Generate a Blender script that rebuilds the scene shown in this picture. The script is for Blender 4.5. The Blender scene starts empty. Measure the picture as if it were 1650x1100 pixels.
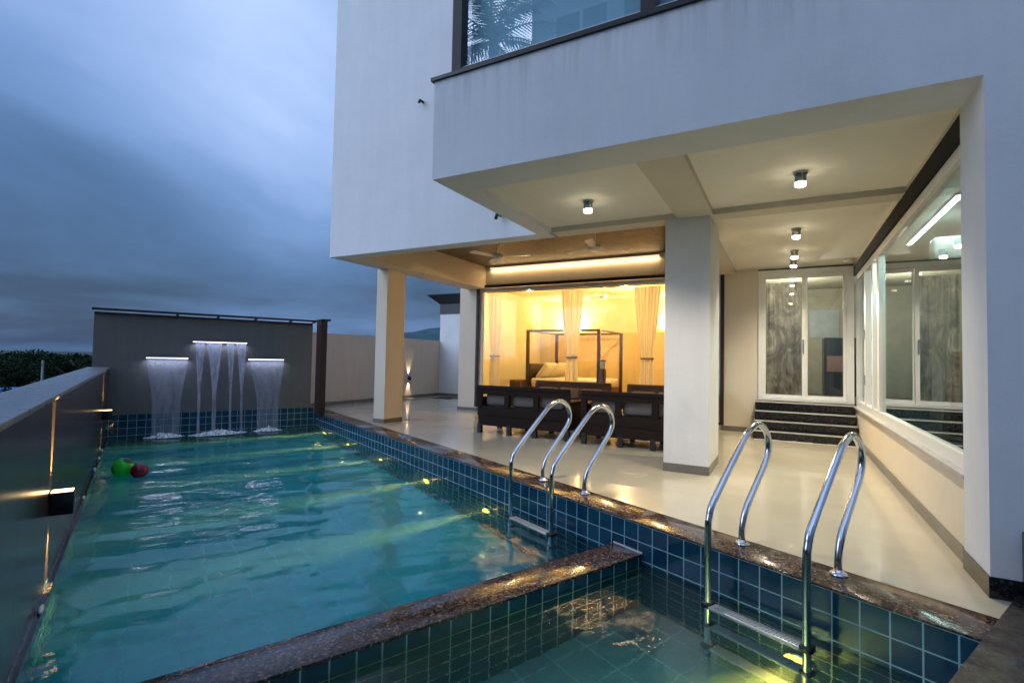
import bpy, bmesh, math, random
from mathutils import Vector, Matrix, noise
random.seed(11)
R = math.radians
PI = math.pi
sc = bpy.context.scene
COL = sc.collection

# ------------------------------------------------------------------ helpers
POOL_ROT = R(65.0)                       # the pool runs at 65 degrees to the house
CA, SA = math.cos(POOL_ROT), math.sin(POOL_ROT)
def Q(p, a, z=0.0):                      # pool frame (across, along, height) -> world
    return Vector((CA*p - SA*a, SA*p + CA*a, z))

class MB:
    """collects shapes, becomes ONE mesh object"""
    def __init__(s): s.v=[]; s.f=[]; s.m=[]; s.sm=[]
    def add(s, vs, fs, mi=0, smooth=False):
        o=len(s.v); s.v += [tuple(v) for v in vs]
        for f in fs: s.f.append([i+o for i in f]); s.m.append(mi); s.sm.append(smooth)
        return s
    def box(s, x0,x1,y0,y1,z0,z1, mi=0, bev=0.0):
        if bev<=0:
            vs=[(x0,y0,z0),(x1,y0,z0),(x1,y1,z0),(x0,y1,z0),(x0,y0,z1),(x1,y0,z1),(x1,y1,z1),(x0,y1,z1)]
            return s.add(vs,[(0,3,2,1),(4,5,6,7),(0,1,5,4),(1,2,6,5),(2,3,7,6),(3,0,4,7)],mi)
        bm=bmesh.new()
        bmesh.ops.create_cube(bm,size=1)
        for v in bm.verts:
            v.co=Vector(((x0+x1)/2+v.co.x*(x1-x0),(y0+y1)/2+v.co.y*(y1-y0),(z0+z1)/2+v.co.z*(z1-z0)))
        bmesh.ops.bevel(bm,geom=list(bm.edges),offset=bev,segments=2,affect='EDGES',profile=.5)
        s.bm(bm,mi,True); return s
    def bm(s, bm, mi=0, smooth=False):
        bm.verts.index_update()
        s.add([v.co[:] for v in bm.verts],[[v.index for v in f.verts] for f in bm.faces],mi,smooth); bm.free()
    def prism(s, pts, z0, z1, mi=0):     # pts counter-clockwise
        n=len(pts)
        vs=[(x,y,z0) for x,y in pts]+[(x,y,z1) for x,y in pts]
        fs=[tuple(range(n-1,-1,-1)),tuple(range(n,2*n))]+[(i,(i+1)%n,n+(i+1)%n,n+i) for i in range(n)]
        return s.add(vs,fs,mi)
    def tube(s, pts, r, seg=12, mi=0, cap=True):
        pts=[Vector(p) for p in pts]; n=len(pts)
        rr=r if isinstance(r,(list,tuple)) else [r]*n
        up=None; vs=[]
        for i,p in enumerate(pts):
            t=(pts[min(i+1,n-1)]-pts[max(i-1,0)]).normalized()
            if up is None:
                up=Vector((0,0,1)) if abs(t.z)<.9 else Vector((1,0,0))
            b=t.cross(up).normalized(); up=b.cross(t).normalized()
            for k in range(seg):
                a=2*PI*k/seg; vs.append(p+(b*math.cos(a)+up*math.sin(a))*rr[i])
        fs=[]
        for i in range(n-1):
            for k in range(seg):
                k2=(k+1)%seg
                fs.append((i*seg+k,i*seg+k2,(i+1)*seg+k2,(i+1)*seg+k))
        s.add(vs,fs,mi,True)
        if cap:
            o=len(s.v)-len(vs)
            s.f.append([o+k for k in range(seg-1,-1,-1)]); s.m.append(mi); s.sm.append(False)
            s.f.append([o+(n-1)*seg+k for k in range(seg)]); s.m.append(mi); s.sm.append(False)
        return s
    def lathe(s, prof, cx=0, cy=0, seg=24, mi=0):   # prof: (r,z)
        vs=[]
        for r,z in prof:
            for k in range(seg):
                a=2*PI*k/seg; vs.append((cx+r*math.cos(a),cy+r*math.sin(a),z))
        fs=[]
        for i in range(len(prof)-1):
            for k in range(seg):
                k2=(k+1)%seg; fs.append((i*seg+k,i*seg+k2,(i+1)*seg+k2,(i+1)*seg+k))
        s.add(vs,fs,mi,True)
        o=len(s.v)-len(vs)
        if prof[0][0]>1e-4: s.f.append([o+k for k in range(seg-1,-1,-1)]); s.m.append(mi); s.sm.append(False)
        if prof[-1][0]>1e-4: s.f.append([o+(len(prof)-1)*seg+k for k in range(seg)]); s.m.append(mi); s.sm.append(False)
        return s
    def mesh(s, name, mats, base=(0,0,0)):
        me=bpy.data.meshes.new(name)
        b=base
        me.from_pydata([(v[0]-b[0],v[1]-b[1],v[2]-b[2]) for v in s.v],[],s.f)
        for m in (mats if isinstance(mats,(list,tuple)) else [mats]): me.materials.append(m)
        for p,mi,sm in zip(me.polygons,s.m,s.sm): p.material_index=mi; p.use_smooth=sm
        me.update(); return me

def tag(o, label=None, cat=None, group=None, kind=None):
    for k,v in (('label',label),('category',cat),('group',group),('kind',kind)):
        if v: o[k]=v
    return o
def thing(name, label, cat, base=(0,0,0), pool=False, group=None):
    """Empty at the base of a thing; base in the frame the parts are modelled in"""
    o=bpy.data.objects.new(name,None); COL.objects.link(o); o.empty_display_size=.2
    o.location = Q(*base) if pool else Vector(base)
    o.rotation_euler.z = POOL_ROT if pool else 0
    o['bx'],o['by'],o['bz']=base
    BASES[o.name]=base
    return tag(o,label,cat,group)
BASES={}
def part(name, mb, mats, parent, label=None):
    b=BASES[parent.name]
    o=bpy.data.objects.new(name, mb.mesh(name,mats,b)); COL.objects.link(o); o.parent=parent
    BASES[o.name]=b
    if label: o['label']=label
    return o
def solo(name, mb, mats, label=None, cat=None, base=(0,0,0), pool=False, group=None, kind=None):
    o=bpy.data.objects.new(name, mb.mesh(name,mats,base)); COL.objects.link(o)
    o.location = Q(*base) if pool else Vector(base)
    o.rotation_euler.z = POOL_ROT if pool else 0
    BASES[o.name]=base
    return tag(o,label,cat,group,kind)
def dup(o, parent=None):
    c=o.copy(); COL.objects.link(c)
    if parent: c.parent=parent
    for ch in list(o.children): dup(ch,c)
    return c
def move(root, dx, dy, dz=0): root.location += Vector((dx,dy,dz))
def catmull(P, n=8):
    P=[Vector(p) for p in P]; out=[]
    for i in range(len(P)-1):
        p0=P[max(i-1,0)]; p1=P[i]; p2=P[i+1]; p3=P[min(i+2,len(P)-1)]
        if i==0: p0=p1*2-p2
        if i==len(P)-2: p3=p2*2-p1
        for k in range(n):
            t=k/n
            out.append(.5*((2*p1)+(p2-p0)*t+(2*p0-5*p1+4*p2-p3)*t*t+(3*p1-p0-3*p2+p3)*t**3))
    out.append(P[-1]); return out

# ------------------------------------------------------------------ materials
class NT:
    def __init__(s,name):
        s.mat=bpy.data.materials.new(name); s.mat.use_nodes=True
        s.t=s.mat.node_tree; s.t.nodes.clear(); s.out=s.n('ShaderNodeOutputMaterial')
    def n(s,kind,**kw):
        x=s.t.nodes.new(kind)
        for k,v in kw.items(): setattr(x,k,v)
        return x
    def l(s,a,b): s.t.links.new(a,b)
    def noise(s,scale,detail=4,rough=.55,coord='Object',stretch=(1,1,1),dist=0):
        tc=s.n('ShaderNodeTexCoord'); mp=s.n('ShaderNodeMapping'); mp.inputs['Scale'].default_value=stretch
        s.l(tc.outputs[coord],mp.inputs[0])
        x=s.n('ShaderNodeTexNoise'); x.inputs['Scale'].default_value=scale
        x.inputs['Detail'].default_value=detail; x.inputs['Roughness'].default_value=rough
        x.inputs['Distortion'].default_value=dist
        s.l(mp.outputs[0],x.inputs['Vector']); return x.outputs['Fac']
    def ramp(s,fac,stops):
        r=s.n('ShaderNodeValToRGB'); cr=r.color_ramp
        while len(cr.elements)<len(stops): cr.elements.new(.5)
        for e,(p,c) in zip(cr.elements,stops):
            e.position=p; e.color=(c[0],c[1],c[2],1) if not isinstance(c,(int,float)) else (c,c,c,1)
        s.l(fac,r.inputs[0]); return r.outputs[0]
    def bump(s,h,strength,dist=.01):
        b=s.n('ShaderNodeBump'); b.inputs['Strength'].default_value=strength; b.inputs['Distance'].default_value=dist
        s.l(h,b.inputs['Height']); return b.outputs[0]
    def math(s,op,a,b=None):
        m=s.n('ShaderNodeMath',operation=op)
        for i,x in enumerate((a,b)):
            if x is None: continue
            if isinstance(x,(int,float)): m.inputs[i].default_value=x
            else: s.l(x,m.inputs[i])
        return m.outputs[0]
    def pbsdf(s,**kw):
        p=s.n('ShaderNodeBsdfPrincipled')
        for k,v in kw.items():
            k=k.replace('_',' ')
            if hasattr(v,'is_linked'): s.l(v,p.inputs[k])
            elif isinstance(v,tuple) and len(v)==3: p.inputs[k].default_value=(*v,1)
            else: p.inputs[k].default_value=v
        s.l(p.outputs[0],s.out.inputs[0]); return p
def mixc(c,k): return tuple(min(1,max(0,x*k)) for x in c)
def plain(name,c,rough=.5,metal=0,var=.12,scale=4,bump=.0,bscale=60,rvar=0,stretch=(1,1,1),coat=0):
    t=NT(name); f=t.noise(scale,stretch=stretch)
    col=t.ramp(f,[(.3,mixc(c,1-var)),(.7,mixc(c,1+var))])
    kw=dict(Base_Color=col,Roughness=rough,Metallic=metal)
    if coat: kw['Coat_Weight']=coat; kw['Coat_Roughness']=.05
    if rvar:
        kw['Roughness']=t.ramp(t.noise(scale*1.7,5),[(.35,max(.02,rough-rvar)),(.7,rough+rvar)])
    if bump: kw['Normal']=t.bump(t.noise(bscale,3),bump)
    t.pbsdf(**kw); return t.mat
def emit(name,c,strength):
    t=NT(name); e=t.n('ShaderNodeEmission'); e.inputs[0].default_value=(*c,1); e.inputs[1].default_value=strength
    t.l(e.outputs[0],t.out.inputs[0]); return t.mat
def pane(name,refl=.06,tint=(1,1,1),ior=1.5):
    t=NT(name)
    fr=t.n('ShaderNodeFresnel'); fr.inputs[0].default_value=ior
    ge=t.n('ShaderNodeNewGeometry')
    fac=t.math('MULTIPLY',t.math('MINIMUM',t.math('ADD',fr.outputs[0],refl),1.0),t.math('SUBTRACT',1.0,ge.outputs['Backfacing']))
    tr=t.n('ShaderNodeBsdfTransparent'); tr.inputs[0].default_value=(*tint,1)
    gl=t.n('ShaderNodeBsdfGlossy'); gl.inputs['Roughness'].default_value=.0; gl.inputs[0].default_value=(.95,.97,1,1)
    mx=t.n('ShaderNodeMixShader'); t.l(fac,mx.inputs[0]); t.l(tr.outputs[0],mx.inputs[1]); t.l(gl.outputs[0],mx.inputs[2])
    t.l(mx.outputs[0],t.out.inputs[0]); return t.mat

def plaster(name,c,streak=.1,scale=1.2,drip=0):
    t=NT(name)
    f=t.noise(scale,5,.6); g=t.noise(2.5,6,.6,stretch=(3,3,.25))
    base=t.ramp(f,[(.3,mixc(c,.95)),(.7,mixc(c,1.03))])
    st=t.ramp(g,[(.42,(1-streak,1-streak,1-streak*.8)),(.62,(1,1,1))])
    m=t.n('ShaderNodeMix',data_type='RGBA',blend_type='MULTIPLY'); m.inputs[0].default_value=1
    t.l(base,m.inputs[6]); t.l(st,m.inputs[7])
    outc=m.outputs[2]
    if drip:      # rain stains under the sill, blotchy weathering
        tc=t.n('ShaderNodeTexCoord'); sx=t.n('ShaderNodeSeparateXYZ'); t.l(tc.outputs['Object'],sx.inputs[0])
        mr=t.n('ShaderNodeMapRange'); mr.inputs[1].default_value=3.45; mr.inputs[2].default_value=3.99; t.l(sx.outputs[2],mr.inputs[0])
        top=t.math('LESS_THAN',sx.outputs[2],3.99)
        d=t.ramp(t.noise(5,5,.65,stretch=(2.2,2.2,.16)),[(.46,0.0),(.70,1.0)])
        k=t.math('MULTIPLY',t.math('MULTIPLY',mr.outputs[0],top),d)
        bl=t.ramp(t.noise(.9,6,.65),[(.52,0.0),(.75,.35)])
        k=t.math('MULTIPLY',t.math('MAXIMUM',t.math('MULTIPLY',k,1.0),bl),drip)
        m2=t.n('ShaderNodeMix',data_type='RGBA'); t.l(k,m2.inputs[0]); t.l(outc,m2.inputs[6]); m2.inputs[7].default_value=(.30,.31,.32,1); outc=m2.outputs[2]
    nb=t.bump(t.math('ADD',t.noise(120,3),t.math('MULTIPLY',t.noise(2.2,4,.6),6.0)),.16,.010)
    t.pbsdf(Base_Color=outc,Roughness=.75,Normal=nb); return t.mat

def tile_mat(name,c1,c2,grout,w=.1415,h=.14,rough=.08,ox=0.0,oz=.010,mortar=.0045):
    """glazed square tiles laid in the object's own frame, on whatever side a face looks to"""
    t=NT(name)
    tc=t.n('ShaderNodeTexCoord'); sn=t.n('ShaderNodeSeparateXYZ'); so=t.n('ShaderNodeSeparateXYZ')
    t.l(tc.outputs['Normal'],sn.inputs[0]); t.l(tc.outputs['Object'],so.inputs[0])
    isx=t.math('GREATER_THAN',t.math('ABSOLUTE',sn.outputs[0]),.6)
    isz=t.math('GREATER_THAN',t.math('ABSOLUTE',sn.outputs[2]),.6)
    def mixv(f,a,b):
        m=t.n('ShaderNodeMix',data_type='FLOAT'); t.l(f,m.inputs[0]); t.l(a,m.inputs[2]); t.l(b,m.inputs[3]); return m.outputs[0]
    u=mixv(isx,so.outputs[0],t.math('ADD',so.outputs[1],ox))
    v=mixv(isz,t.math('ADD',so.outputs[2],oz),so.outputs[1])
    cb=t.n('ShaderNodeCombineXYZ'); t.l(u,cb.inputs[0]); t.l(v,cb.inputs[1])
    br=t.n('ShaderNodeTexBrick',offset=0.0,squash=1.0); t.l(cb.outputs[0],br.inputs['Vector'])
    for k,val in (('Scale',1),('Mortar Size',mortar),('Mortar Smooth',.15),('Bias',0),('Brick Width',w),('Row Height',h)): br.inputs[k].default_value=val
    br.inputs['Color1'].default_value=(*c1,1); br.inputs['Color2'].default_value=(*c2,1); br.inputs['Mortar'].default_value=(*grout,1)
    vf=t.noise(9,3)
    m=t.n('ShaderNodeMix',data_type='RGBA',blend_type='MULTIPLY'); m.inputs[0].default_value=1
    t.l(br.outputs['Color'],m.inputs[6]); t.l(t.ramp(vf,[(.3,.82),(.7,1.1)]),m.inputs[7])
    rg=t.math('ADD',t.math('MULTIPLY',br.outputs['Fac'],.5),rough)
    bmp=t.bump(t.math('SUBTRACT',t.math('MULTIPLY',t.noise(14,2),.12),br.outputs['Fac']),.5,.002)
    t.pbsdf(Base_Color=m.outputs[2],Roughness=rg,Normal=bmp); return t.mat

def granite(name,dark,mid,light,rough=.12,scale=1.0):
    t=NT(name)
    tc=t.n('ShaderNodeTexCoord')
    vo=t.n('ShaderNodeTexVoronoi'); vo.inputs['Scale'].default_value=75*scale; t.l(tc.outputs['Object'],vo.inputs['Vector'])
    sp=t.n('ShaderNodeSeparateColor'); t.l(vo.outputs['Color'],sp.inputs[0])
    n2=t.noise(38*scale,4,.7)
    k=t.math('ADD',t.math('MULTIPLY',sp.outputs[0],.55),t.math('MULTIPLY',n2,.5))
    col=t.ramp(k,[(.0,dark),(.42,dark),(.55,mid),(.68,mixc(mid,.7)),(.82,light)])
    rg=t.ramp(t.noise(6,5,.65),[(.35,rough*.5),(.7,rough*2.2)])
    t.pbsdf(Base_Color=col,Roughness=rg,Normal=t.bump(t.noise(90,2),.05,.002)); return t.mat

M={}
M['facade']=plaster('white_plaster',(.70,.71,.73),.03,drip=.45)
M['facadeleft']=plaster('white_plaster_blotchy',(.70,.71,.73),.03)
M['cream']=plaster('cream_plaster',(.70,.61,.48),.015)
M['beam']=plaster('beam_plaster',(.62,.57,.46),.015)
M['panel']=plaster('ceiling_paint',(.84,.80,.69),.02)
M['beige']=plaster('beige_plaster',(.66,.53,.45),.05)
M['roomwall']=plaster('room_paint',(.80,.71,.48),.02)
M['coolwall']=plaster('cool_room_paint',(.28,.36,.35),.02)
M['taupe']=plaster('taupe_plaster',(.150,.155,.150),.08)
M['skirt']=plain('grey_skirting',(.16,.15,.13),.3)
M['black']=granite('black_granite',(.006,.006,.008),(.014,.014,.017),(.05,.05,.055),.12)
M['granite']=granite('brown_granite',(.018,.014,.014),(.10,.055,.038),(.24,.17,.14),.13)
M['clad']=plain('polished_dark_cladding',(.046,.034,.026),.24,var=.15,scale=1.5)
M['cap']=plain('grey_capstone',(.20,.21,.23),.32,var=.06,scale=5,rvar=.06)
M['tile']=tile_mat('blue_pool_tile',(.006,.040,.082),(.012,.066,.118),(.27,.46,.54))
M['tilefloor']=tile_mat('aqua_pool_floor_tile',(.02,.48,.60),(.026,.52,.64),(.07,.64,.74),w=.283,h=.28,mortar=.006)
M['steel']=plain('stainless_steel',(.66,.67,.70),.16,1.0,.04,rvar=.06)
M['white']=plain('white_frame_paint',(.78,.77,.74),.35,var=.03)
M['whitefan']=plain('cream_fan_paint',(.85,.80,.68),.35,var=.03)
M['brownframe']=plain('dark_brown_frame',(.016,.011,.013),.55,var=.1)
M['brownpost']=plain('brown_steel',(.032,.013,.010),.4,var=.15)
M['blackmetal']=plain('black_metal',(.010,.010,.011),.4,var=.1)
M['matteblack']=plain('matte_black_track',(.006,.006,.006),1.0,var=.1)
M['greyplastic']=plain('grey_plastic',(.35,.36,.36),.45,var=.05)
M['chrome']=plain('lamp_housing',(.45,.44,.42),.25,.9,.03)
M['wood']=plain('red_brown_wood',(.17,.07,.028),.35,var=.25,scale=6,stretch=(1,1,8))
M['darkwood']=plain('dark_wood',(.045,.02,.012),.35,var=.2,scale=6)
M['linen']=plain('cream_linen',(.72,.64,.50),.9,var=.05,bump=.2,bscale=30)
def cloth_thin(name,c,tr):
    t=NT(name); f=t.noise(3,3,stretch=(4,4,.4)); col=t.ramp(f,[(.3,mixc(c,.93)),(.7,mixc(c,1.05))])
    d=t.n('ShaderNodeBsdfDiffuse'); l=t.n('ShaderNodeBsdfTranslucent'); t.l(col,d.inputs[0]); t.l(col,l.inputs[0])
    m=t.n('ShaderNodeMixShader'); m.inputs[0].default_value=tr; t.l(d.outputs[0],m.inputs[1]); t.l(l.outputs[0],m.inputs[2]); t.l(m.outputs[0],t.out.inputs[0]); return t.mat
M['curtain']=cloth_thin('cream_curtain',(.90,.82,.64),.6)
M['tie']=plain('tieback_cloth',(.42,.31,.16),.8)
M['cushion']=plain('grey_cushion',(.13,.12,.11),.9,var=.1,bump=.2,bscale=60)
M['cushbrown']=plain('brown_cushion',(.28,.16,.085),.9,var=.12,bump=.2,bscale=60)
M['aircon']=plain('white_plastic',(.75,.76,.74),.35,var=.02)
M['glass']=pane('window_glass',.0,(.97,.98,.97))
M['tealglass']=pane('teal_tinted_glass',.22,(.70,.80,.78))
M['upglass']=pane('reflective_blue_glass',.18,(.86,.95,.98))
M['veil']=plain('pale_blue_veil',(.62,.76,.82),.9,var=.03)  # for the added sheet that brightens the upper panes
M['net']=pane('dusty_glass',.05,(.9,.9,.88))

def deck_mat():
    t=NT('cream_deck_coating')
    f=t.noise(1.1,6,.6); g=t.noise(.35,4,.6,dist=.6)
    c=t.ramp(f,[(.28,(.45,.40,.305)),(.72,(.54,.49,.385))])
    r=t.ramp(g,[(.36,.08),(.62,.28)])
    t.pbsdf(Base_Color=c,Roughness=r,Normal=t.bump(t.noise(2.2,3),.06,.02),Coat_Weight=.3,Coat_Roughness=.05); return t.mat
M['deck']=deck_mat()
def wicker(name='dark_woven_wicker',k=1.0,tint=(1,1,1)):
    t=NT(name)
    tc=t.n('ShaderNodeTexCoord')
    w=t.n('ShaderNodeTexWave',wave_type='BANDS',bands_direction='Z'); w.inputs['Scale'].default_value=38; w.inputs['Distortion'].default_value=.6
    t.l(tc.outputs['Object'],w.inputs['Vector'])
    c=t.ramp(w.outputs['Fac'],[(.2,tuple(.007*k*q for q in tint)),(.8,tuple(.024*k*q for q in tint))])
    t.pbsdf(Base_Color=c,Roughness=.7,Specular_IOR_Level=.15,Normal=t.bump(w.outputs['Fac'],.4,.004)); return t.mat
M['wicker']=wicker(k=.75,tint=(1.6,.9,.75))
M['wickerbrown']=wicker('brown_woven_wicker',7,(1.3,.7,.4))
def brown_ceiling():
    t=NT('brown_stone_ceiling')
    n1=t.noise(1.1,8,.68,dist=2.2); 
    c=t.ramp(n1,[(.34,(.03,.018,.008)),(.46,(.16,.11,.055)),(.53,(.05,.032,.015)),(.68,(.30,.22,.12))])
    t.pbsdf(Base_Color=c,Roughness=.4); return t.mat
M['brownceil']=brown_ceiling()
def sheer():
    t=NT('pale_sheer_curtain')
    n=t.noise(1.5,6,.6,stretch=(1.5,1.5,1.0),dist=2.2)
    c=t.ramp(n,[(.34,(.11,.11,.10)),(.54,(.34,.335,.30)),(.70,(.66,.65,.60))])
    d=t.n('ShaderNodeBsdfDiffuse'); l=t.n('ShaderNodeBsdfTranslucent'); t.l(c,d.inputs[0]); t.l(c,l.inputs[0])
    m=t.n('ShaderNodeMixShader'); m.inputs[0].default_value=.5; t.l(d.outputs[0],m.inputs[1]); t.l(l.outputs[0],m.inputs[2]); t.l(m.outputs[0],t.out.inputs[0]); return t.mat
M['sheer']=sheer()

def water_mat(name,absorb,dens,scat,rip=.10):
    t=NT(name)
    rf=t.n('ShaderNodeBsdfRefraction'); rf.inputs['IOR'].default_value=1.33; rf.inputs['Roughness'].default_value=0; rf.inputs[0].default_value=(.93,1,1,1)
    gl=t.n('ShaderNodeBsdfGlossy'); gl.inputs['Roughness'].default_value=.01
    fr=t.n('ShaderNodeFresnel'); fr.inputs[0].default_value=1.33
    nz=t.noise(11,3,.5,stretch=(1,1.5,1))
    b=t.bump(nz,rip,.02)
    for x in (rf,gl,fr): t.l(b,x.inputs['Normal'])
    mx=t.n('ShaderNodeMixShader'); t.l(fr.outputs[0],mx.inputs[0]); t.l(rf.outputs[0],mx.inputs[1]); t.l(gl.outputs[0],mx.inputs[2])
    t.l(mx.outputs[0],t.out.inputs[0])
    ab=t.n('ShaderNodeVolumeAbsorption'); ab.inputs[0].default_value=(*absorb,1); ab.inputs[1].default_value=dens
    if scat>0:
        vs=t.n('ShaderNodeVolumeScatter'); vs.inputs[0].default_value=(.45,.95,1,1); vs.inputs[1].default_value=scat; vs.inputs['Anisotropy'].default_value=0
        ad=t.n('ShaderNodeAddShader'); t.l(ab.outputs[0],ad.inputs[0]); t.l(vs.outputs[0],ad.inputs[1]); t.l(ad.outputs[0],t.out.inputs['Volume'])
    else: t.l(ab.outputs[0],t.out.inputs['Volume'])
    return t.mat
M['water']=water_mat('pool_water',(.06,.90,1.0),.36,.12)
def sheet_mat(name,opac,lo=.35,hi=.7):
    t=NT(name)
    n=t.noise(6,2,.5,stretch=(2.2,2.2,.22),dist=.3)
    f=t.ramp(n,[(lo,opac*.25),(hi,opac)])
    tr=t.n('ShaderNodeBsdfTransparent'); tr.inputs[0].default_value=(.96,.97,1,1)
    d=t.n('ShaderNodeBsdfPrincipled'); d.inputs['Base Color'].default_value=(.62,.65,.78,1); d.inputs['Roughness'].default_value=.12
    tl=t.n('ShaderNodeBsdfTranslucent'); tl.inputs[0].default_value=(.62,.66,.85,1)
    m0=t.n('ShaderNodeMixShader'); m0.inputs[0].default_value=.4; t.l(d.outputs[0],m0.inputs[1]); t.l(tl.outputs[0],m0.inputs[2])
    mx=t.n('ShaderNodeMixShader'); t.l(f,mx.inputs[0]); t.l(tr.outputs[0],mx.inputs[1]); t.l(m0.outputs[0],mx.inputs[2])
    t.l(mx.outputs[0],t.out.inputs[0]); return t.mat
M['sheet']=sheet_mat('falling_water_sheet',.34,.25,.8)
M['stream']=sheet_mat('falling_water_stream',.6,.3,.6)
def foam():
    t=NT('white_water_foam')
    n=t.noise(28,5,.7)
    f=t.ramp(n,[(.40,0.0),(.56,.95)])
    tr=t.n('ShaderNodeBsdfTransparent'); d=t.n('ShaderNodeBsdfDiffuse'); d.inputs[0].default_value=(.72,.80,.88,1)
    mx=t.n('ShaderNodeMixShader'); t.l(f,mx.inputs[0]); t.l(tr.outputs[0],mx.inputs[1]); t.l(d.outputs[0],mx.inputs[2])
    t.l(mx.outputs[0],t.out.inputs[0]); return t.mat
M['foam']=foam()
M['led']=emit('lavender_led',(.80,.80,1.0),1.8)
M['strip']=emit('warm_strip_light',(1,.74,.46),.75)
M['down']=emit('downlight_lens',(1,.90,.68),16)
M['coolstrip']=emit('cool_led_strip',(.85,1,.97),14)
M['poollens']=emit('pool_lamp_lens',(1,.74,.12),1.3)
M['sconcelens']=emit('sconce_lens',(1,.66,.30),4)
M['glow']=emit('bedroom_lamp_glow',(1,.72,.32),22)
def leaf(name,c,var=.35):
    t=NT(name); f=t.noise(.9,3)
    t.pbsdf(Base_Color=t.ramp(f,[(.3,mixc(c,1-var)),(.7,mixc(c,1+var))]),Roughness=1.0,Specular_IOR_Level=.05); return t.mat
M['leaf']=leaf('dark_foliage',(.016,.034,.016)); M['leaf2']=leaf('green_foliage',(.035,.10,.025)); M['palm']=leaf('palm_foliage',(.10,.14,.11),.2)
M['bark']=plain('bark',(.10,.07,.05),.9,var=.3,scale=8,bump=.4,bscale=20)

# ------------------------------------------------------------------ sky, sun, camera
def build_world():
    w=bpy.data.worlds.new('World'); sc.world=w; w.use_nodes=True
    t=w.node_tree; t.nodes.clear()
    N=lambda k,**kw:(lambda x:[setattr(x,a,b) for a,b in kw.items()] and x or x)(t.nodes.new(k))
    L=t.links.new
    def MA(op,a,b=None,c=None):
        m=N('ShaderNodeMath',operation=op)
        for i,x in enumerate((a,b,c)):
            if x is None: continue
            if isinstance(x,(int,float)): m.inputs[i].default_value=x
            else: L(x,m.inputs[i])
        return m.outputs[0]
    out=N('ShaderNodeOutputWorld'); bg=N('ShaderNodeBackground'); L(bg.outputs[0],out.inputs[0])
    tc=N('ShaderNodeTexCoord'); s=N('ShaderNodeSeparateXYZ'); L(tc.outputs['Generated'],s.inputs[0])
    x,y,z=s.outputs
    zc=MA('MAXIMUM',z,0.0)
    den=MA('ADD',zc,.16)
    cb=N('ShaderNodeCombineXYZ'); L(MA('DIVIDE',x,den),cb.inputs[0]); L(MA('DIVIDE',y,den),cb.inputs[1])
    nz=N('ShaderNodeTexNoise'); nz.inputs['Scale'].default_value=.55; nz.inputs['Detail'].default_value=6; nz.inputs['Roughness'].default_value=.5; nz.inputs['Distortion'].default_value=.35
    L(cb.outputs[0],nz.inputs['Vector'])
    def lobe(d,k):      # soft bright or dark bank of cloud around a direction of the sky
        v=Vector(d).normalized()
        dt=N('ShaderNodeVectorMath',operation='DOT_PRODUCT'); L(tc.outputs['Generated'],dt.inputs[0]); dt.inputs[1].default_value=v
        return MA('POWER',MA('MAXIMUM',dt.outputs['Value'],0.0001),k)
    f=MA('MULTIPLY',MA('SUBTRACT',nz.outputs['Fac'],.5),1.15)
    # base by elevation
    el=N('ShaderNodeMapRange'); el.interpolation_type='SMOOTHSTEP'
    for i,vv in enumerate((.02,.42,.30,.60)): el.inputs[i+1].default_value=vv
    L(z,el.inputs[0])
    f=MA('ADD',f,el.outputs[0])
    f=MA('ADD',f,MA('MULTIPLY',lobe((-.66,.54,.50),14),.30))
    f=MA('ADD',f,MA('MULTIPLY',lobe((-.93,.12,.42),16),-.20))
    f=MA('ADD',f,MA('MULTIPLY',lobe((-.90,.40,.14),30),-.16))
    f=MA('ADD',f,MA('MULTIPLY',lobe((-.3,-.85,.55),2.0),.62))
    # bright strip just above the horizon
    g=MA('POWER',2.718,MA('MULTIPLY',MA('POWER',MA('DIVIDE',MA('SUBTRACT',z,.035),.035),2.0),-1.0))
    f=MA('ADD',f,MA('MULTIPLY',g,.17))
    f=MA('ADD',f,-.005)
    r=N('ShaderNodeValToRGB'); cr=r.color_ramp
    stops=[(0,(.013,.026,.055)),(.22,(.026,.055,.112)),(.45,(.056,.115,.235)),(.68,(.115,.200,.38)),(.86,(.215,.31,.52)),(1,(.36,.46,.69))]
    while len(cr.elements)<len(stops): cr.elements.new(.5)
    for e,(p,c) in zip(cr.elements,stops): e.position=p; e.color=(*c,1)
    L(f,r.inputs[0])
    sky=N('ShaderNodeTexSky',sky_type='NISHITA'); sky.sun_disc=False; sky.sun_elevation=R(3); sky.sun_rotation=R(190)
    sv=N('ShaderNodeVectorMath',operation='SCALE'); L(sky.outputs[0],sv.inputs[0]); sv.inputs['Scale'].default_value=.10
    mx=N('ShaderNodeMix',data_type='RGBA'); mx.inputs[0].default_value=.93; L(sv.outputs[0],mx.inputs[6]); L(r.outputs[0],mx.inputs[7])
    L(mx.outputs[2],bg.inputs[0]); bg.inputs[1].default_value=.95
build_world()

sun=bpy.data.lights.new('sun','SUN'); sun.energy=.78; sun.angle=R(50); sun.color=(.66,.78,1.0)
so=bpy.data.objects.new('dusk_sky_light',sun); COL.objects.link(so)
so.rotation_euler=Vector((.62,.9,-.5)).to_track_quat('-Z','Y').to_euler()

cam=bpy.data.cameras.new('camera'); co=bpy.data.objects.new('camera',cam); COL.objects.link(co); sc.camera=co
cam.sensor_width=36; cam.lens=811.3/1650*36; cam.clip_end=6000; cam.clip_start=.05
CM=Matrix.Rotation(R(28.577),4,'Z')@Matrix.Rotation(R(90+1.963),4,'X')@Matrix.Rotation(R(1.116),4,'Z')
CM.translation=Vector((0,0,1.3)); co.matrix_world=CM

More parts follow.
